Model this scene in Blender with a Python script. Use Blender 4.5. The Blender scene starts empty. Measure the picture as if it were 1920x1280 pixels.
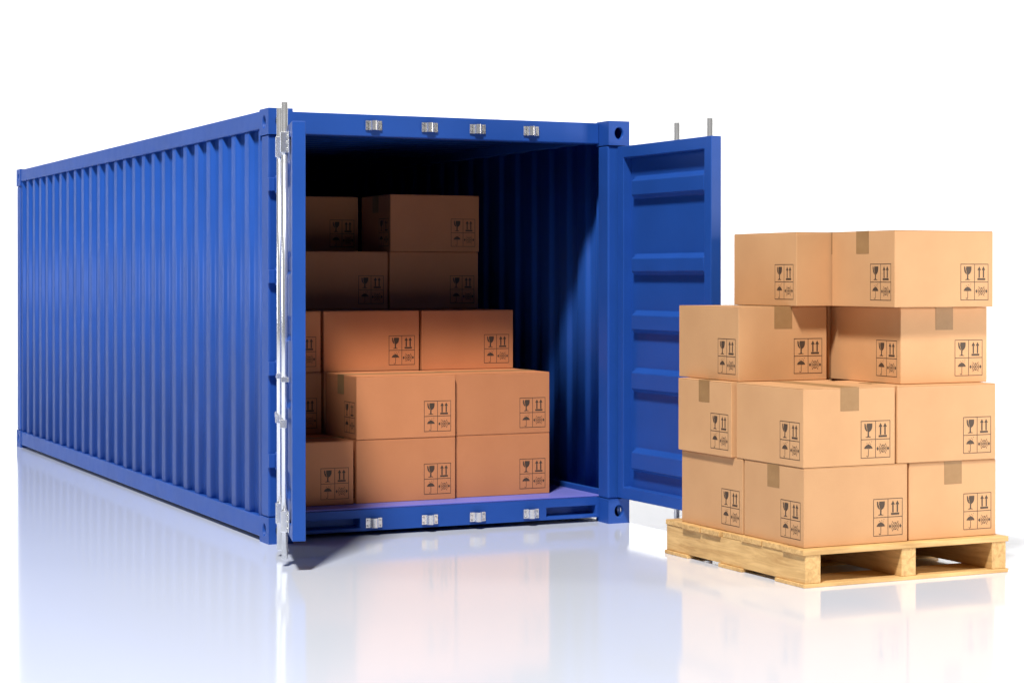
import bpy, bmesh, math, random
from mathutils import Vector, Matrix
random.seed(7)
S = bpy.context.scene
COL = S.collection
R = math.radians

# ------------------------------------------------------------------ camera
YAW = 0.4428
cam_d = bpy.data.cameras.new("camera")
cam = bpy.data.objects.new("camera", cam_d); COL.objects.link(cam)
cam.location = (-3.6691, -11.1389, 1.5875)
cam.rotation_euler = (math.pi / 2 - 0.0043, 0, -YAW)
cam_d.sensor_width = 36.0
cam_d.lens = 3677.3 / 1920 * 36.0
cam_d.shift_x = -(963.97 - 960) / 1920
cam_d.shift_y = (534.95 - 640) / 1920
cam_d.clip_start = 0.1
cam_d.clip_end = 500
S.camera = cam
FWD = Vector((math.sin(YAW), math.cos(YAW), 0))
RGT = Vector((math.cos(YAW), -math.sin(YAW), 0))
CAM0 = Vector((cam.location.x, cam.location.y, 0))

def place(depth, right, z):
    """a point given in metres ahead of and to the right of where the photographer stands"""
    return CAM0 + FWD * depth + RGT * right + Vector((0, 0, z))

# ------------------------------------------------------------------ studio light
world = bpy.data.worlds.new("World"); S.world = world
world.use_nodes = True
bg = world.node_tree.nodes["Background"]
bg.inputs[0].default_value = (0.93, 0.96, 1.0, 1)
bg.inputs[1].default_value = 0.05

def area(name, loc, target, sx, sy, power, col=(1, 1, 1)):
    d = bpy.data.lights.new(name, 'AREA'); d.shape = 'RECTANGLE'
    d.size = sx; d.size_y = sy; d.energy = power; d.color = col
    o = bpy.data.objects.new(name, d); COL.objects.link(o)
    o.location = loc
    o.rotation_euler = (Vector(target) - Vector(loc)).to_track_quat('-Z', 'Y').to_euler()
    return o

KD = 26.0
KEL = R(54.8); KAZ = R(40.0)
kdir = Vector((math.sin(KAZ) * math.cos(KEL), math.cos(KAZ) * math.cos(KEL), -math.sin(KEL)))
KT = Vector((1.3, -0.5, 1.0))
area("key_lamp", KT - kdir * KD, KT, 2.8, 2.8, 10700, (1.0, 0.97, 0.93))
# added soft fill on the right, brightens the fronts of the pallet cartons
area("added_fill", (7.5, -6.5, 1.5), (2.7, -2.6, 0.8), 2.0, 2.0, 340, (1.0, 0.93, 0.85))
# added side light, out of frame, to brighten the long corrugated wall
area("added_side_fill", (-9.5, 7.6, 4.0), (0.0, 4.2, 1.2), 6.0, 4.5, 520, (0.95, 0.98, 1.0))
# lamps added above the frame to bring the backdrop up to white
for k, xr in enumerate((-13, 0, 13)):
    area("added_backdrop_light", place(27, xr, 12.5), place(40, xr, 3.0), 14, 3.0, 1300)

S.view_settings.view_transform = 'Standard'
S.view_settings.look = 'None'
S.view_settings.exposure = 0.0
S.view_settings.gamma = 1.0
S.view_settings.use_curve_mapping = False
S.cycles.use_denoising = True
S.cycles.max_bounces = 10
S.cycles.diffuse_bounces = 5
S.cycles.glossy_bounces = 6
S.cycles.caustics_reflective = False
S.cycles.sample_clamp_indirect = 6.0

# ------------------------------------------------------------------ materials
def newmat(name):
    m = bpy.data.materials.new(name); m.use_nodes = True
    nt = m.node_tree
    return m, nt, nt.nodes["Principled BSDF"]

def node(nt, t, **kw):
    n = nt.nodes.new(t)
    for k, v in kw.items():
        setattr(n, k, v)
    return n

def noise(nt, vec, scale, detail=3, rough=0.55):
    n = node(nt, 'ShaderNodeTexNoise')
    n.inputs['Scale'].default_value = scale
    n.inputs['Detail'].default_value = detail
    n.inputs['Roughness'].default_value = rough
    if vec is not None:
        nt.links.new(vec, n.inputs['Vector'])
    return n

def ramp(nt, fac, a, b, p0=0.3, p1=0.7):
    r = node(nt, 'ShaderNodeValToRGB')
    r.color_ramp.elements[0].position = p0; r.color_ramp.elements[1].position = p1
    r.color_ramp.elements[0].color = (*a, 1); r.color_ramp.elements[1].color = (*b, 1)
    nt.links.new(fac, r.inputs[0])
    return r

def mapping(nt, scale=(1, 1, 1), coord='Object'):
    tc = node(nt, 'ShaderNodeTexCoord')
    mp = node(nt, 'ShaderNodeMapping')
    mp.inputs['Scale'].default_value = scale
    nt.links.new(tc.outputs[coord], mp.inputs['Vector'])
    return mp.outputs[0]

def bump(nt, h, p, strength, dist):
    b = node(nt, 'ShaderNodeBump')
    b.inputs['Strength'].default_value = strength
    b.inputs['Distance'].default_value = dist
    nt.links.new(h, b.inputs['Height'])
    nt.links.new(b.outputs[0], p.inputs['Normal'])

def paint(name, c, rough=0.42, var=0.08, coat=0.0, spec=0.24):
    m, nt, p = newmat(name)
    v = mapping(nt)
    n = noise(nt, v, 2.2, 5)
    lo = tuple(x * (1 - var) for x in c); hi = tuple(min(1, x * (1 + var)) for x in c)
    nt.links.new(ramp(nt, n.outputs[0], lo, hi).outputs[0], p.inputs['Base Color'])
    n2 = noise(nt, v, 9.0, 6)
    r = node(nt, 'ShaderNodeMapRange')
    r.inputs['To Min'].default_value = rough - 0.06; r.inputs['To Max'].default_value = rough + 0.08
    nt.links.new(n2.outputs[0], r.inputs[0]); nt.links.new(r.outputs[0], p.inputs['Roughness'])
    n3 = noise(nt, v, 260.0, 2)
    bump(nt, n3.outputs[0], p, 0.12, 0.0008)
    p.inputs['Specular IOR Level'].default_value = spec
    p.inputs['Coat Weight'].default_value = coat
    p.inputs['Coat Roughness'].default_value = 0.22
    return m

M = {}
M['blue'] = paint('blue_container_paint', (0.014, 0.070, 0.325))
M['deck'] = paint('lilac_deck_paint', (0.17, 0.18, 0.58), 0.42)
M['dark'] = paint('dark_underframe_paint', (0.015, 0.017, 0.022), 0.6)

def steel(name, c, rough, metal=1.0):
    m, nt, p = newmat(name)
    v = mapping(nt, (1, 1, 0.15))
    n = noise(nt, v, 60, 4)
    r = node(nt, 'ShaderNodeMapRange')
    r.inputs['To Min'].default_value = rough * 0.7; r.inputs['To Max'].default_value = rough * 1.4
    nt.links.new(n.outputs[0], r.inputs[0]); nt.links.new(r.outputs[0], p.inputs['Roughness'])
    p.inputs['Base Color'].default_value = (*c, 1)
    p.inputs['Metallic'].default_value = metal
    return m
M['chrome'] = steel('galvanised_bright_steel', (0.90, 0.91, 0.93), 0.21, 0.80)
M['bolt'] = steel('bolt_steel', (0.55, 0.56, 0.58), 0.3)

def cardboard(name, c0, c1):
    m, nt, p = newmat(name)
    v = mapping(nt)
    n = noise(nt, v, 3.0, 4)
    base = ramp(nt, n.outputs[0], c0, c1, 0.3, 0.7)
    fine = noise(nt, mapping(nt, (1, 1, 5)), 130, 3)
    mx = node(nt, 'ShaderNodeMix', data_type='RGBA', blend_type='MULTIPLY')
    mx.inputs[0].default_value = 0.12
    nt.links.new(base.outputs[0], mx.inputs[6])
    nt.links.new(ramp(nt, fine.outputs[0], (0.72, 0.7, 0.68), (1, 1, 1)).outputs[0], mx.inputs[7])
    oi = node(nt, 'ShaderNodeObjectInfo')
    hs = node(nt, 'ShaderNodeHueSaturation')
    mr = node(nt, 'ShaderNodeMapRange')
    mr.inputs['To Min'].default_value = 0.94; mr.inputs['To Max'].default_value = 1.05
    nt.links.new(oi.outputs['Random'], mr.inputs[0]); nt.links.new(mr.outputs[0], hs.inputs['Value'])
    nt.links.new(mx.outputs[2], hs.inputs['Color'])
    nt.links.new(hs.outputs[0], p.inputs['Base Color'])
    p.inputs['Roughness'].default_value = 0.62
    p.inputs['Specular IOR Level'].default_value = 0.25
    # faint fluting showing through the liner
    w = node(nt, 'ShaderNodeTexWave', bands_direction='Z')
    w.inputs['Scale'].default_value = 40; w.inputs['Distortion'].default_value = 0.6
    nt.links.new(v, w.inputs['Vector'])
    ad = node(nt, 'ShaderNodeMath', operation='ADD')
    nt.links.new(w.outputs[1], ad.inputs[0]); nt.links.new(fine.outputs[0], ad.inputs[1])
    bump(nt, ad.outputs[0], p, 0.06, 0.0008)
    return m
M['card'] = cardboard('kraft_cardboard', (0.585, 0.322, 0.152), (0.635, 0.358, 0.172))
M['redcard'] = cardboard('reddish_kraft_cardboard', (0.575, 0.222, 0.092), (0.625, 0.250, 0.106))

def tape():
    m, nt, p = newmat('brown_packing_tape')
    n = noise(nt, mapping(nt), 14, 3)
    nt.links.new(ramp(nt, n.outputs[0], (0.31, 0.172, 0.070), (0.36, 0.204, 0.086)).outputs[0], p.inputs['Base Color'])
    p.inputs['Roughness'].default_value = 0.5
    p.inputs['Specular IOR Level'].default_value = 0.25
    return m
M['tape'] = tape()
m, nt, p = newmat('brown_printing_ink')
n = noise(nt, mapping(nt), 240, 2)
nt.links.new(ramp(nt, n.outputs[0], (0.055, 0.032, 0.018), (0.085, 0.052, 0.030)).outputs[0], p.inputs['Base Color'])
p.inputs['Roughness'].default_value = 0.7
M['ink'] = m

def wood(name, c0, c1, axis):
    m, nt, p = newmat(name)
    sc = (1.2, 14, 14) if axis == 'x' else (14, 1.2, 14)
    tc = node(nt, 'ShaderNodeTexCoord')
    oi = node(nt, 'ShaderNodeObjectInfo')
    mul = node(nt, 'ShaderNodeMath', operation='MULTIPLY'); mul.inputs[1].default_value = 37.0
    nt.links.new(oi.outputs['Random'], mul.inputs[0])
    add = node(nt, 'ShaderNodeVectorMath', operation='ADD')
    nt.links.new(tc.outputs['Object'], add.inputs[0]); nt.links.new(mul.outputs[0], add.inputs[1])
    mp = node(nt, 'ShaderNodeMapping'); mp.inputs['Scale'].default_value = sc
    nt.links.new(add.outputs[0], mp.inputs[0])
    n = noise(nt, mp.outputs[0], 2.2, 7, 0.62)
    n.inputs['Distortion'].default_value = 1.1
    a = ramp(nt, n.outputs[0], c0, c1, 0.32, 0.62)
    n2 = noise(nt, add.outputs[0], 5.0, 3)
    mx = node(nt, 'ShaderNodeMix', data_type='RGBA', blend_type='MULTIPLY'); mx.inputs[0].default_value = 0.5
    nt.links.new(a.outputs[0], mx.inputs[6])
    nt.links.new(ramp(nt, n2.outputs[0], (0.74, 0.70, 0.64), (1, 1, 1), 0.32, 0.6).outputs[0], mx.inputs[7])
    nt.links.new(mx.outputs[2], p.inputs['Base Color'])
    p.inputs['Roughness'].default_value = 0.6
    p.inputs['Specular IOR Level'].default_value = 0.3
    bump(nt, n.outputs[0], p, 0.25, 0.003)
    return m
M['woodx'] = wood('pine_deck_board', (0.52, 0.30, 0.110), (0.74, 0.48, 0.200), 'x')
M['woody'] = wood('pine_stringer', (0.52, 0.30, 0.110), (0.74, 0.48, 0.200), 'y')

def studio_white():
    m, nt, p = newmat('polished_white_floor')
    v = mapping(nt, (1, 1, 1))
    n = noise(nt, v, 1.3, 6, 0.6)
    r = node(nt, 'ShaderNodeMapRange')
    r.inputs['To Min'].default_value = 0.075; r.inputs['To Max'].default_value = 0.105
    nt.links.new(n.outputs[0], r.inputs[0]); nt.links.new(r.outputs[0], p.inputs['Roughness'])
    p.inputs['Base Color'].default_value = (0.70, 0.75, 0.85, 1)
    p.inputs['IOR'].default_value = 1.6
    return m
M['floor'] = studio_white()
m, nt, p = newmat('matt_white_backdrop')
n = noise(nt, mapping(nt), 0.4, 4)
nt.links.new(ramp(nt, n.outputs[0], (0.86, 0.86, 0.86), (0.9, 0.9, 0.9)).outputs[0], p.inputs['Base Color'])
p.inputs['Roughness'].default_value = 0.9
M['backdrop'] = m

# ------------------------------------------------------------------ mesh helpers
class MB:
    def __init__(s):
        s.bm = bmesh.new()
    def quad(s, *pts):
        return s.bm.faces.new([s.bm.verts.new(q) for q in pts])
    def box(s, x0, x1, y0, y1, z0, z1):
        v = [s.bm.verts.new(q) for q in ((x0, y0, z0), (x1, y0, z0), (x1, y1, z0), (x0, y1, z0),
                                         (x0, y0, z1), (x1, y0, z1), (x1, y1, z1), (x0, y1, z1))]
        for f in ((3, 2, 1, 0), (4, 5, 6, 7), (0, 1, 5, 4), (1, 2, 6, 5), (2, 3, 7, 6), (3, 0, 4, 7)):
            s.bm.faces.new([v[i] for i in f])
    def prism(s, pts, fn0, fn1):
        """closed outline pts mapped through fn0 and fn1 to its two ends"""
        a = [s.bm.verts.new(fn0(*q)) for q in pts]; b = [s.bm.verts.new(fn1(*q)) for q in pts]
        k = len(pts)
        s.bm.faces.new(a); s.bm.faces.new(b[::-1])
        for i in range(k):
            s.bm.faces.new((a[i], b[i], b[(i + 1) % k], a[(i + 1) % k]))
    def cyl(s, c, axis, r, h, n=20, r2=None):
        r2 = r if r2 is None else r2
        ang = [2 * math.pi * i / n for i in range(n)]
        def mk(rr, t):
            out = []
            for a in ang:
                u, w = rr * math.cos(a), rr * math.sin(a)
                q = {'x': (t, u, w), 'y': (u, t, w), 'z': (u, w, t)}[axis]
                out.append(s.bm.verts.new((c[0] + q[0], c[1] + q[1], c[2] + q[2])))
            return out
        a, b = mk(r, 0), mk(r2, h)
        s.bm.faces.new(a); s.bm.faces.new(b[::-1])
        for i in range(n):
            f = s.bm.faces.new((a[i], b[i], b[(i + 1) % n], a[(i + 1) % n])); f.smooth = True
    def mesh(s, name, recalc=True):
        if recalc:
            bmesh.ops.recalc_face_normals(s.bm, faces=s.bm.faces[:])
        me = bpy.data.meshes.new(name); s.bm.to_mesh(me); s.bm.free()
        return me

def obj(name, me, mat, parent=None, loc=(0, 0, 0), rotz=0.0, bevel=0.0, seg=2):
    if isinstance(me, MB):
        me = me.mesh(name)
    if mat is not None and not me.materials:
        me.materials.append(M[mat])
    o = bpy.data.objects.new(name, me); COL.objects.link(o)
    o.location = loc; o.rotation_euler = (0, 0, rotz)
    if parent is not None:
        o.parent = parent
    if bevel:
        b = o.modifiers.new('bevel', 'BEVEL'); b.width = bevel; b.segments = seg
        b.limit_method = 'ANGLE'; b.angle_limit = R(40); b.harden_normals = False
    return o

def empty(name, loc=(0, 0, 0), rotz=0.0):
    o = bpy.data.objects.new(name, None); COL.objects.link(o)
    o.location = loc; o.rotation_euler = (0, 0, rotz); o.empty_display_size = 0.2
    return o

def tag(o, label, cat, group=None):
    o['label'] = label; o['category'] = cat
    if group:
        o['group'] = group
    return o

def boxpart(name, mat, parent, x0, x1, y0, y1, z0, z1, bevel=0.004, seg=2):
    b = MB(); b.box(x0, x1, y0, y1, z0, z1)
    return obj(name, b, mat, parent, bevel=bevel, seg=seg)

# ------------------------------------------------------------------ setting: floor and backdrop
def sweep(name, prof, half, mat):
    b = MB()
    rows = []
    for d, z in prof:
        rows.append([b.bm.verts.new(place(d, s * half, z)) for s in (-1, -0.33, 0.33, 1)])
    for i in range(len(rows) - 1):
        for j in range(3):
            f = b.bm.faces.new((rows[i][j], rows[i][j + 1], rows[i + 1][j + 1], rows[i + 1][j])); f.smooth = True
    o = obj(name, b.mesh(name, False), mat)
    o['kind'] = 'structure'
    return o
sweep('floor', [(4, 0), (12, 0), (32, 0)], 40, 'floor')
curve = [(32 + 7 * math.sin(a), 7 - 7 * math.cos(a)) for a in [R(90) * i / 14 for i in range(15)]]
sweep('backdrop', curve + [(39, 14), (39, 22)], 27, 'backdrop')

# ------------------------------------------------------------------ shipping container
L, W, H = 7.50, 2.438, 2.591
box_c = empty('shipping_container')
tag(box_c, 'blue corrugated steel shipping container with both doors open and cartons inside', 'container')

def casting(x0, x1, y0, y1, z0, z1, faces):
    """hollow corner casting; faces: which sides carry the oval hole"""
    b = MB()
    dx, dy, dz = x1 - x0, y1 - y0, z1 - z0
    F = {'-y': ((x0, y0, z0), (1, 0, 0), (0, 0, 1), dx, dz, (0, 1, 0)),
         '+y': ((x1, y1, z0), (-1, 0, 0), (0, 0, 1), dx, dz, (0, -1, 0)),
         '-x': ((x0, y1, z0), (0, -1, 0), (0, 0, 1), dy, dz, (1, 0, 0)),
         '+x': ((x1, y0, z0), (0, 1, 0), (0, 0, 1), dy, dz, (-1, 0, 0)),
         '+z': ((x0, y0, z1), (1, 0, 0), (0, 1, 0), dx, dy, (0, 0, -1)),
         '-z': ((x0, y1, z0), (1, 0, 0), (0, -1, 0), dx, dy, (0, 0, 1))}
    for k, (o, u, v, a, c, inn) in F.items():
        o, u, v, inn = Vector(o), Vector(u), Vector(v), Vector(inn)
        if k not in faces:
            b.quad(o, o + u * a, o + u * a + v * c, o + v * c); continue
        cx, cy = a / 2, c / 2
        if k[1] == 'z':
            ru, rv = 0.030, 0.058
        else:
            ru, rv = 0.030, 0.037
        A = sorted([2 * math.pi * i / 40 for i in range(40)] +
                   [math.atan2(sy * c / 2, sx * a / 2) % (2 * math.pi) for sx in (1, -1) for sy in (1, -1)])
        outer, inner, deep = [], [], []
        for t in A:
            ct, st = math.cos(t), math.sin(t)
            k1 = min((a / 2) / abs(ct) if abs(ct) > 1e-9 else 9, (c / 2) / abs(st) if abs(st) > 1e-9 else 9)
            outer.append(b.bm.verts.new(o + u * (cx + k1 * ct) + v * (cy + k1 * st)))
            e = 1 / math.sqrt((ct / ru) ** 2 + (st / rv) ** 2)
            q = o + u * (cx + e * ct) + v * (cy + e * st)
            q1 = o + u * (cx + e * 1.10 * ct) + v * (cy + e * 1.10 * st)
            inner.append((b.bm.verts.new(q1), b.bm.verts.new(q + inn * 0.004)))
            deep.append(b.bm.verts.new(q + inn * 0.028))
        n = len(A)
        for i in range(n):
            j = (i + 1) % n
            b.bm.faces.new((outer[i], outer[j], inner[j][0], inner[i][0]))
            b.bm.faces.new((inner[i][0], inner[j][0], inner[j][1], inner[i][1]))
            b.bm.faces.new((inner[i][1], inner[j][1], deep[j], deep[i])).smooth = True
    bmesh.ops.remove_doubles(b.bm, verts=b.bm.verts[:], dist=1e-5)
    obj('corner_casting', b, 'blue', box_c, bevel=0.004)

CW, CD, CH = 0.152, 0.172, 0.157
for fx in (0, 1):
    for fy in (0, 1):
        for fz in (0, 1):
            x0 = W - CW if fx else 0; y0 = L - CD if fy else 0; z0 = H - CH if fz else 0
            casting(x0, x0 + CW, y0, y0 + CD, z0, z0 + CH,
                    (('-y', '+z') if (fx and fz and not fy) else (('+x' if fx else '-x'), ('+y' if fy else '-y'), ('+z' if fz else '-z'))))

# corner posts (the front ones carry a small return that the side sheet is welded to)
PZ0, PZ1 = CH + 0.001, H - CH - 0.001
for fx in (0, 1):
    a0, a1 = (0.004, 0.150) if not fx else (W - 0.150, W - 0.004)
    boxpart('corner_post', 'blue', box_c, a0, a1, 0.012, 0.150, PZ0, PZ1, 0.012, 3)
    boxpart('corner_post', 'blue', box_c, a0, a1, L - 0.150, L - 0.012, PZ0, PZ1, 0.012, 3)

# top and bottom side rails
for fx in (0, 1):
    t0, t1 = (0.005, 0.085) if not fx else (W - 0.085, W - 0.005)
    boxpart('top_side_rail', 'blue', box_c, t0, t1, CD + 0.001, L - CD - 0.001, 2.476, 2.583, 0.006)
    u0, u1 = (0.006, 0.095) if not fx else (W - 0.095, W - 0.006)
    boxpart('bottom_side_rail', 'blue', box_c, u0, u1, CD + 0.001, L - CD - 0.001, 0.026, 0.150, 0.006)
    k0, k1 = (0.096, 0.128) if not fx else (W - 0.128, W - 0.096)
    boxpart('kick_rail', 'blue', box_c, k0, k1, 0.1525, L - 0.2, 0.1505, 0.205, 0.006)

# header and rear beams
boxpart('door_header', 'blue', box_c, CW + 0.001, W - CW - 0.001, 0.130, 0.235, 2.450, 2.584, 0.006)
boxpart('rear_header', 'blue', box_c, CW + 0.001, W - CW - 0.001, L - 0.15, L - 0.02, 2.476, 2.584, 0.006)
boxpart('rear_sill', 'blue', box_c, CW + 0.001, W - CW - 0.001, L - 0.15, L - 0.02, 0.026, 0.16, 0.006)

# front sill with two fork pockets
def sill():
    b = MB()
    x0, x1, y0, y1, z0, z1 = CW + 0.001, W - CW - 0.001, 0.130, 0.300, 0.030, 0.160
    pz0, pz1 = 0.050, 0.108
    xs = [x0, 0.175, 0.628, 1.905, 2.262, x1]
    zs = [z0, pz0, pz1, z1]
    for i in range(5):
        for j in range(3):
            if j == 1 and i in (1, 3):
                a0, a1, d = xs[i], xs[i + 1], 0.085
                P = lambda x, z, y=y0: (x, y, z)
                b.quad(P(a0, pz0), P(a1, pz0), P(a1 - .01, pz0 + .006, y0 + d), P(a0 + .01, pz0 + .006, y0 + d))
                b.quad(P(a0, pz1), P(a1, pz1), P(a1 - .01, pz1, y0 + d), P(a0 + .01, pz1, y0 + d))
                b.quad(P(a0, pz0), P(a0, pz1), P(a0 + .01, pz1, y0 + d), P(a0 + .01, pz0 + .006, y0 + d))
                b.quad(P(a1, pz0), P(a1, pz1), P(a1 - .01, pz1, y0 + d), P(a1 - .01, pz0 + .006, y0 + d))
                b.quad(P(a0 + .01, pz0 + .006, y0 + d), P(a1 - .01, pz0 + .006, y0 + d), P(a1 - .01, pz1, y0 + d), P(a0 + .01, pz1, y0 + d))
            else:
                b.quad((xs[i], y0, zs[j]), (xs[i + 1], y0, zs[j]), (xs[i + 1], y0, zs[j + 1]), (xs[i], y0, zs[j + 1]))
    b.quad((x0, y0, z1), (x1, y0, z1), (x1, y1, z1), (x0, y1, z1))
    b.quad((x0, y0, z0), (x1, y0, z0), (x1, y1, z0), (x0, y1, z0))
    b.quad((x0, y1, z0), (x1, y1, z0), (x1, y1, z1), (x0, y1, z1))
    for x in (x0, x1):
        b.quad((x, y0, z0), (x, y1, z0), (x, y1, z1), (x, y0, z1))
    bmesh.ops.remove_doubles(b.bm, verts=b.bm.verts[:], dist=1e-5)
    return obj('door_sill', b, 'blue', box_c, bevel=0.004)
sill()

# floor deck and dark underframe
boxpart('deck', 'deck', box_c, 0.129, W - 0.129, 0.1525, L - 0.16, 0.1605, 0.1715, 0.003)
for k in range(9):
    y = 0.45 + k * 0.8
    boxpart('cross_member', 'dark', box_c, 0.0965, W - 0.0965, y, y + 0.06, 0.03, 0.118, 0.003)

# corrugated sheets
def fillet(pts, r, n=3):
    out = [pts[0]]
    for i in range(1, len(pts) - 1):
        a, c, b_ = Vector(pts[i - 1]), Vector(pts[i]), Vector(pts[i + 1])
        d0, d1 = (a - c), (b_ - c)
        k = min(r, d0.length * 0.45, d1.length * 0.45)
        p0, p1 = c + d0.normalized() * k, c + d1.normalized() * k
        for j in range(n + 1):
            t = j / n
            q = p0 * (1 - t) ** 2 + c * 2 * t * (1 - t) + p1 * t * t
            out.append((q.x, q.y))
    out.append(pts[-1])
    return out

def corrugation(start, end, out_v, in_v, n, lead):
    """profile (s, v) of n grooves between start and end"""
    per = (end - start) / n
    pts = [(start - lead, out_v)]
    f = (0.343, 0.109, 0.439, 0.109)
    for i in range(n):
        s = start + i * per
        pts += [(s + per * f[0] * .5, out_v), (s + per * (f[0] * .5 + f[1]), in_v),
                (s + per * (f[0] * .5 + f[1] + f[2]), in_v), (s + per * (f[0] * .5 + f[1] + f[2] + f[3]), out_v)]
    pts.append((end + lead, out_v))
    return fillet(pts, 0.012, 4)

def sheet(name, prof, fn, w0, w1, thick=0.003):
    b = MB()
    a = [b.bm.verts.new(fn(s, v, w0)) for s, v in prof]
    c = [b.bm.verts.new(fn(s, v, w1)) for s, v in prof]
    for i in range(len(prof) - 1):
        b.bm.faces.new((a[i], a[i + 1], c[i + 1], c[i])).smooth = True
    o = obj(name, b.mesh(name, False), 'blue', box_c)
    m_ = o.modifiers.new('thickness', 'SOLIDIFY'); m_.thickness = thick; m_.offset = 0
    return o

SIDE = corrugation(0.185, L - 0.175, 0.014, 0.040, 26, 0.05)
sheet('side_wall', SIDE, lambda s, v, z: (v, s, z), 0.146, 2.480)
sheet('side_wall', SIDE, lambda s, v, z: (W - v, s, z), 0.146, 2.480)
REAR = corrugation(0.17, W - 0.17, 0.02, 0.06, 8, 0.03)
sheet('rear_wall', REAR, lambda s, v, z: (s, L - 0.02 - v, z), 0.150, 2.480)
ROOF = corrugation(0.30, L - 0.20, 2.566, 2.540, 34, 0.09)
sheet('roof', ROOF, lambda s, v, x: (x, s, v), 0.060, W - 0.060)

# lock keepers: two bolted plates and a half-round saddle
def keeper(x, z):
    y = 0.130
    b = MB()
    r0, r1, hh = 0.019, 0.026, 0.029
    arc = []
    for i in range(15):
        t = math.pi * i / 14
        arc.append((-r1 * math.cos(t), -0.010 - r1 * 1.25 * math.sin(t)))
    outline = [(-0.053, -0.0005), (-0.053, -0.010)] + arc + [(0.053, -0.010), (0.053, -0.0005), (r0, -0.0005)]
    for i in range(15):
        t = math.pi * i / 14
        outline.append((r0 * math.cos(t), -0.006 - r0 * 1.25 * math.sin(t)))
    outline.append((-r0, -0.0005))
    b.prism(outline, lambda u, v: (x + u, y + v, z - hh), lambda u, v: (x + u, y + v, z + hh))
    k = obj('lock_keeper', b, 'chrome', box_c)
    for sx in (-0.042, 0.042):
        for sz in (-0.017, 0.017):
            c = MB(); c.cyl((x + sx, y - 0.0100, z + sz), 'y', 0.0065, -0.006, 10, 0.005)
            obj('bolt', c, 'bolt', k)
for x in (0.717, 1.090, 1.417, 1.792):
    keeper(x, 2.517); keeper(x, 0.078)

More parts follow.
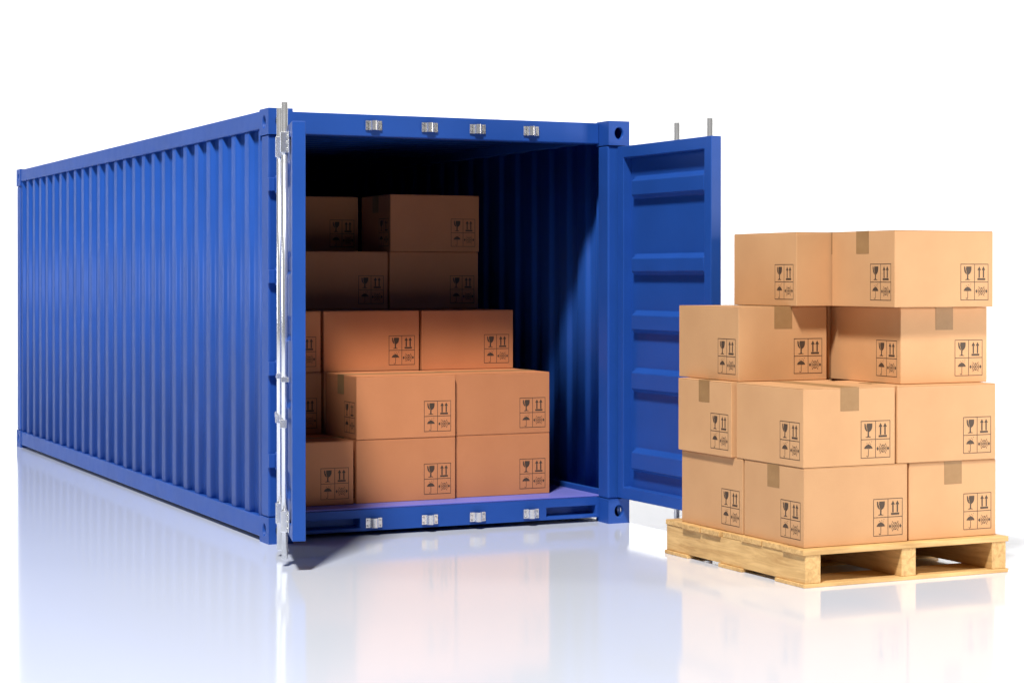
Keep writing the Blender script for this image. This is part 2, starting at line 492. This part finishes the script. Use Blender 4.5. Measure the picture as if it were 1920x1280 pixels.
# doors
DT, DZ0, DZ1 = 0.072, 0.168, 2.424
def make_door(origin, d, sgn, DL, label):
    """local x runs from the hinge to the free edge, v is depth from the inner face (0) to the outer face (DT)"""
    rz = math.atan2(d[1], d[0])
    rib = [(2.086, 2.228), (1.601, 1.733), (1.232, 1.374), (0.855, 1.008), (0.347, 0.499)]
    f = MB()
    st, rt, rb = 0.077, 0.074, 0.074
    def bx(b, u0, u1, v0, v1, z0, z1):
        ya, yb = sorted((sgn * v0, sgn * v1)); b.box(u0, u1, ya, yb, z0, z1)
    # frame as one ring of square tube
    def ring(v0, v1):
        O = [(0, DZ0), (DL, DZ0), (DL, DZ1), (0, DZ1)]
        I = [(st, DZ0 + rb), (DL - st, DZ0 + rb), (DL - st, DZ1 - rt), (st, DZ1 - rt)]
        V = {}
        for nm, P in (('o', O), ('i', I)):
            for vv, tv in ((v0, 0), (v1, 1)):
                V[nm, tv] = [f.bm.verts.new((u, sgn * vv, z)) for u, z in P]
        for i in range(4):
            j = (i + 1) % 4
            f.bm.faces.new((V['o', 0][i], V['o', 0][j], V['i', 0][j], V['i', 0][i]))
            f.bm.faces.new((V['o', 1][i], V['o', 1][j], V['i', 1][j], V['i', 1][i]))
            f.bm.faces.new((V['o', 0][i], V['o', 0][j], V['o', 1][j], V['o', 1][i]))
            f.bm.faces.new((V['i', 0][i], V['i', 0][j], V['i', 1][j], V['i', 1][i]))
    ring(0, DT)
    door = obj('door', f, 'blue', box_c, loc=(origin[0], origin[1], 0), rotz=rz, bevel=0.004)
    door['label'] = label
    # pressed panel with five horizontal ribs standing towards the inside
    prof = [(DZ0 + rb - 0.002, 0.060)]
    for z0, z1 in sorted(rib):
        prof += [(z0, 0.060), (z0 + 0.022, 0.020), (z1 - 0.030, 0.020), (z1, 0.060)]
    prof.append((DZ1 - rt + 0.002, 0.060))
    prof = fillet(prof, 0.003, 1)
    p = MB()
    us = [(st - 0.002, 0), (st + 0.040, 0), (st + 0.075, 1), (DL - st - 0.040, 1), (DL - st - 0.02, 0), (DL - st + 0.002, 0)]
    rows = []
    for u, k in us:
        rows.append([p.bm.verts.new((u, sgn * (0.060 + (v - 0.060) * k), z)) for z, v in prof])
    for i in range(len(us) - 1):
        for j in range(len(prof) - 1):
            fc = p.bm.faces.new((rows[i][j], rows[i][j + 1], rows[i + 1][j + 1], rows[i + 1][j])); fc.smooth = True
    pan = obj('door_panel', p.mesh('door_panel', False), 'blue', door)
    m_ = pan.modifiers.new('thickness', 'SOLIDIFY'); m_.thickness = 0.003; m_.offset = 0
    m_ = pan.modifiers.new('edges', 'EDGE_SPLIT'); m_.split_angle = R(12)
    # locking rods with housings, guides and handles on the outer face
    for u in ((DL - 0.255, DL - 0.640) if sgn < 0 else (DL - 0.200, DL - 0.585)):
        RV = DT + (0.022 if sgn < 0 else 0.045)
        r = MB(); r.cyl((u, sgn * RV, 0.040), 'z', 0.0175, 2.505, 24)
        r.cyl((u, sgn * RV, 0.036), 'z', 0.0125, 0.006, 20)
        obj('locking_rod', r, 'chrome', door)
        for zc in (0.247, 2.325):
            c = MB()
            bx(c, u - 0.025, u + 0.025, DT + 0.0075, DT + 0.046, zc - 0.058, zc + 0.058)
            bx(c, u - 0.062, u + 0.062, DT + 0.0005, DT + 0.0074, zc - 0.058, zc + 0.058)
            hs = obj('rod_housing', c, 'chrome', door, bevel=0.004)
            for du in (-0.045, 0.045):
                for dz in (-0.036, 0, 0.036):
                    q = MB(); q.cyl((u + du, sgn * (DT + 0.0076), zc + dz), 'y', 0.007, sgn * 0.007, 10)
                    obj('bolt', q, 'bolt', door)
        for zc in (1.025,):
            c = MB()
            bx(c, u - 0.022, u + 0.022, DT + 0.0005, DT + 0.043, zc - 0.014, zc + 0.014)
            bx(c, u - 0.045, u - 0.0225, DT + 0.0005, DT + 0.007, zc - 0.014, zc + 0.014)
            bx(c, u + 0.0225, u + 0.045, DT + 0.0005, DT + 0.007, zc - 0.014, zc + 0.014)
            obj('rod_guide', c, 'chrome', door, bevel=0.002)
        # handle: clevis on the rod and a flat lever lying along the door
        c = MB()
        c.prism([(-0.021, -0.030), (0.021, -0.030), (0.021, 0.012), (-0.021, 0.034)],
                lambda a, z: (u + a, sgn * (DT + 0.010), 0.790 + z), lambda a, z: (u + a, sgn * (DT + 0.048), 0.790 + z))
        bx(c, u - 0.300, u - 0.0225, DT + 0.022, DT + 0.032, 0.772, 0.800)
        obj('door_handle', c, 'chrome', door, bevel=0.002)
    # rubber gasket on the free edge, inner side
    return door

make_door((0.122, -0.0310), (-math.sin(R(14.6)), -math.cos(R(14.6))), -1, 1.145, 'left door leaf swung out so that its narrow edge faces the viewer')
make_door((2.347, -0.006), (0.016, -1.0), 1, 1.130, 'right door leaf standing open with its ribbed inner face showing')

# hinges on the corner posts
for fx in (0, 1):
    for z in (2.137, 1.590, 1.043, 0.497):
        b = MB()
        if not fx:
            b.prism([(-0.004, 0.0115), (-0.004, -0.020), (0.030, -0.026), (0.052, -0.014), (0.060, 0.0115)],
                    lambda a, c: (a, c, z - 0.040), lambda a, c: (a, c, z + 0.040))
            b.cyl((0.049, -0.018, z - 0.052), 'z', 0.014, 0.104, 14)
        else:
            b.prism([(W + 0.004, 0.0115), (W + 0.004, -0.020), (W - 0.010, -0.026), (W - 0.016, -0.014), (W - 0.02, 0.0115)],
                    lambda a, c: (a, c, z - 0.040), lambda a, c: (a, c, z + 0.040))
            b.cyl((W - 0.003, -0.018, z - 0.052), 'z', 0.013, 0.104, 14)
        obj('hinge', b, 'blue', box_c, bevel=0.003)

# ------------------------------------------------------------------ cartons
MW = 0.186                                # width of the printed square
def marks_mesh():
    b = MB()
    k = MW / 676.0
    lift = [0.0]
    def poly(pts):
        b.bm.faces.new([b.bm.verts.new(((x - 908) * k, -lift[0], (955 - y) * k)) for x, y in pts])
    def rect(x0, x1, y0, y1):
        poly([(x0, y1), (x1, y1), (x1, y0), (x0, y0)])
    t = 12
    for x in (232, 564, 908 - t):
        rect(x, x + t, 245, 955)
    for y in (245, 594, 955 - t):
        rect(232 + t, 564, y, y + t); rect(564 + t, 908 - t, y, y + t)
    # broken glass
    poly([(315, 297), (335, 297), (350, 335), (342, 352), (364, 374), (360, 395), (376, 425), (382, 452), (350, 432), (325, 397), (315, 350)])
    poly([(366, 297), (495, 297), (495, 355), (485, 395), (462, 430), (432, 450), (420, 455), (418, 530), (430, 545),
          (465, 552), (465, 560), (340, 560), (340, 552), (375, 545), (388, 530), (388, 457), (392, 450), (376, 405), (370, 366), (358, 345), (368, 325)])
    # this way up
    for x in (685, 788):
        rect(x - 16, x + 16, 368, 516)
        poly([(x - 44, 367), (x + 44, 367), (x, 292)])
    rect(640, 832, 525, 563)
    # umbrella and drops
    poly([(303, 776), (318, 745), (348, 714), (385, 698), (404, 686), (423, 698), (460, 714), (488, 745), (505, 776),
          (487, 768), (470, 779), (452, 768), (435, 779), (404, 768), (373, 779), (356, 768), (338, 779), (321, 768)])
    rect(399, 411, 771, 904)
    poly([(411, 905), (407, 921), (386, 932), (365, 922), (358, 905), (369, 905), (374, 914), (386, 920), (396, 913), (399, 905)])
    for x, y in ((372, 672), (425, 660), (478, 642), (458, 685)):
        poly([(x - 11, y + 4), (x - 2, y + 10), (x + 11, y - 4), (x + 2, y - 10)])
    # clamp / centre symbol
    for x in (617, 857):
        poly([(x - 26, 780), (x, 820), (x + 26, 780), (x, 740)])
    def line(x0, y0, x1, y1, w):
        d = Vector((x1 - x0, y1 - y0)).normalized(); nx, ny = -d.y * w / 2, d.x * w / 2
        poly([(x0 + nx, y0 + ny), (x1 + nx, y1 + ny), (x1 - nx, y1 - ny), (x0 - nx, y0 - ny)])
    line(668, 685, 808, 875, 11)
    lift[0] = 0.00025
    line(808, 685, 668, 875, 11)
    lift[0] = 0.0
    poly([(714, 708), (762, 708), (738, 742)]); poly([(714, 852), (738, 818), (762, 852)])
    poly([(690, 756), (714, 780), (690, 804)]); poly([(786, 756), (786, 804), (762, 780)])
    for sx in (1, -1):
        line(738 - sx * 82, 718, 738 - sx * 76, 842, 8)
        line(738 - sx * 62, 742, 738 - sx * 60, 818, 7)
    bmesh.ops.recalc_face_normals(b.bm, faces=b.bm.faces[:])
    for f in b.bm.faces:
        f.normal_update()
        if f.normal.y > 0:
            f.normal_flip()
    me = b.mesh('handling_marks', False)
    me.materials.append(M['ink'])
    return me
MARKS = marks_mesh()
_cache = {}
def carton_meshes(a, b_, h, mat):
    key = (round(a, 4), round(b_, 4), round(h, 4), mat)
    if key in _cache:
        return _cache[key]
    m = MB(); m.box(-a / 2, a / 2, -b_ / 2, b_ / 2, 0, h - 0.0042)
    body = m.mesh('cardboard_box')
    g = 0.0016
    fl = []
    along_x = a >= b_ or mat == 'redcard'
    if along_x:
        for s in (-1, 1):
            m = MB(); y = sorted((s * g, s * (b_ / 2 - 0.0006)))
            m.box(-a / 2 + .0006, a / 2 - .0006, y[0], y[1], h - 0.0040, h); fl.append(m.mesh('top_flap'))
    else:
        for s in (-1, 1):
            m = MB(); x = sorted((s * g, s * (a / 2 - 0.0006)))
            m.box(x[0], x[1], -b_ / 2 + .0006, b_ / 2 - .0006, h - 0.0040, h); fl.append(m.mesh('top_flap'))
    # tape: over the seam and down both ends, one bent strip
    m = MB(); tw, dr, e = 0.058, 0.122, 0.0009
    if along_x:
        pr = [(-a / 2 - e, h - dr), (-a / 2 - e, h + e), (a / 2 + e, h + e), (a / 2 + e, h - dr)]
        P = lambda s, z, w: (s, w, z)
    else:
        pr = [(-b_ / 2 - e, h - dr), (-b_ / 2 - e, h + e), (b_ / 2 + e, h + e), (b_ / 2 + e, h - dr)]
        P = lambda s, z, w: (w, s, z)
    for i in range(3):
        (s0, z0), (s1, z1) = pr[i], pr[i + 1]
        m.quad(P(s0, z0, -tw), P(s1, z1, -tw), P(s1, z1, tw), P(s0, z0, tw))
    bmesh.ops.remove_doubles(m.bm, verts=m.bm.verts[:], dist=1e-5)
    tp = m.mesh('packing_tape')
    _cache[key] = (body, fl, tp)
    return _cache[key]

def carton(x, y, z, a, b_, h, label, group, rot=0.0, mat='card'):
    """x, y: the near left bottom corner; a along x, b_ along y"""
    body, fl, tp = carton_meshes(a, b_, h, mat)
    o = obj('cardboard_box', body, mat, None, (x + a / 2, y + b_ / 2, z), rot, bevel=0.0032, seg=2)
    tag(o, label, 'box', group)
    for f in fl:
        obj('top_flap', f, mat, o, bevel=0.0015, seg=1)
    obj('packing_tape', tp, 'tape', o)
    mr, mb_ = 0.031, 0.036
    for (px, py, rz, w) in ((a / 2 - mr, -b_ / 2 - 0.0007, 0, a), (-a / 2 - 0.0007, -b_ / 2 + mr, -math.pi / 2, b_),
                            (a / 2 + 0.0007, b_ / 2 - mr, math.pi / 2, b_), (-a / 2 + mr, b_ / 2 + 0.0007, math.pi, a)):
        obj('handling_marks', MARKS, 'ink', o, (px, py, mb_), rz)
    return o

# --- inside the container
IH = 0.398; IZ = 0.172; IG = 0.0022
AL, AW = 0.673, 0.562
C0, C1, C2 = 0.150, 0.688, 1.377          # left, middle and right column
W0 = 0.666 - C0
G_IN = 'cartons stacked inside the container'
def inside(col, row, y, label):
    x, a = {0: (C0, W0), 1: (C1, AL), 2: (C2, AL)}[col]
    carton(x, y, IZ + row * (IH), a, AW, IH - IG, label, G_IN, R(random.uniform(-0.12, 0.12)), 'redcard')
inside(0, 0, 0.342, 'bottom row carton in the container half hidden by the left door edge')
inside(1, 0, 0.346, 'bottom row middle carton on the lilac container deck')
inside(2, 0, 0.381, 'bottom row carton in the container nearest the right wall')
inside(1, 1, 0.344, 'second row carton with its taped left end showing in the container')
inside(2, 1, 0.380, 'second row carton nearest the right wall in the container')
inside(0, 1, 0.930, 'narrow sliver of second row carton set back beside the left door edge')
inside(0, 2, 0.945, 'narrow sliver of third row carton beside the left door edge')
inside(1, 2, 0.948, 'third row middle carton in the container, half in shadow')
inside(2, 2, 0.938, 'third row carton in the container nearest the right wall')
inside(1, 3, 1.512, 'dark fourth row carton in the container nearest the left door')
inside(2, 3, 1.516, 'dark fourth row carton in the container nearest the right wall')
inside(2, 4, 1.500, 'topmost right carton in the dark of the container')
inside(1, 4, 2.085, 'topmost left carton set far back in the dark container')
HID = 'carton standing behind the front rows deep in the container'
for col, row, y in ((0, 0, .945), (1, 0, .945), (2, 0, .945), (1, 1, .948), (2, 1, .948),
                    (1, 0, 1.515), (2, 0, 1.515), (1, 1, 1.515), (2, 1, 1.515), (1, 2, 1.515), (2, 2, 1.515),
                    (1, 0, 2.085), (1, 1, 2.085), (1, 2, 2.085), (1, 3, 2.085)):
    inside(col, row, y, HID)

# --- on the pallet
PH, PZ = 0.4103, 0.1955
BL, BW = 0.648, 0.574
G_P = 'cartons stacked on the pallet'
def onpal(x, y, row, kind, label, bl=BL, bw=BW):
    a, b_ = (bl, bw) if kind == 'L' else (bw, bl)
    carton(x, y, PZ + row * PH, a, b_, PH - 0.0022, label, G_P, R(random.uniform(-0.2, 0.2)))
onpal(1.990, -2.681, 0, 'L', 'bottom carton on the front corner of the pallet')
onpal(2.659, -2.668, 0, 'S', 'bottom right carton on the pallet with tape on its front')
onpal(1.988, -2.092, 0, 'S', 'bottom left rear carton on the pallet beneath an overhanging taped carton')
onpal(1.986, -2.679, 1, 'S', 'second layer carton with front tape at the pallet corner')
onpal(2.575, -2.678, 1, 'L', 'second layer right carton on the pallet stack without tape on its front')
onpal(1.966, -2.014, 1, 'L', 'second layer rear carton sticking out left over the one below')
onpal(2.024, -1.996, 2, 'S', 'third layer left carton on the pallet stack with front tape')
onpal(2.668, -2.582, 2, 'S', 'third layer right carton on the pallet stack, shaded by the one above')
onpal(2.352, -2.064, 3, 'S', 'top left carton of the pallet stack without tape')
onpal(2.574, -2.656, 3, 'L', 'top right carton of the pallet stack with tape on its left end')

RB = 'rear pallet carton seen only as a slit between the third layer cartons'
for row, lab in ((0, 'carton at the hidden rear corner of the pallet, lowest layer'), (1, 'carton at the hidden rear corner of the pallet, second layer'), (2, RB)):
    onpal(2.652, -1.925, row, 'L', lab, 0.59, 0.574)

# ------------------------------------------------------------------ pallet
pal = empty('wooden_pallet', (1.95, -2.74, 0))
tag(pal, 'pale pine pallet carrying the cartons beside the container', 'pallet')
PX, PY = 1.31, 1.43
def board(name, mat, x0, x1, y0, y1, z0, z1, bev=0.003):
    b = MB(); cx, cy, cz = (x0 + x1) / 2, (y0 + y1) / 2, z0
    b.box(x0 - cx, x1 - cx, y0 - cy, y1 - cy, 0, z1 - z0)
    return obj(name, b, mat, pal, (cx, cy, cz), bevel=bev)
nb = 7
pitch = PY / nb
for i in range(nb):
    y0 = i * pitch + (0.0055 if i else 0); y1 = (i + 1) * pitch - (0.0055 if i < nb - 1 else 0)
    jit = random.uniform(-0.010, 0.016)
    top = 0.195 - random.uniform(0, 0.0015)
    board('deck_board', 'woodx', -0.002 + jit, PX + 0.004 + jit, y0, y1, 0.1655, top)
for x0, x1 in ((0.012, 0.106), (0.612, 0.704), (PX - 0.106, PX - 0.012)):
    board('stringer', 'woody', x0, x1, 0.006, PY - 0.006, 0.0205, 0.165)
for y0, y1 in ((0.0, 0.275), (0.60, 0.84), (PY - 0.26, PY)):
    board('bottom_board', 'woodx', 0.0, PX, y0, y1, 0.0, 0.020)
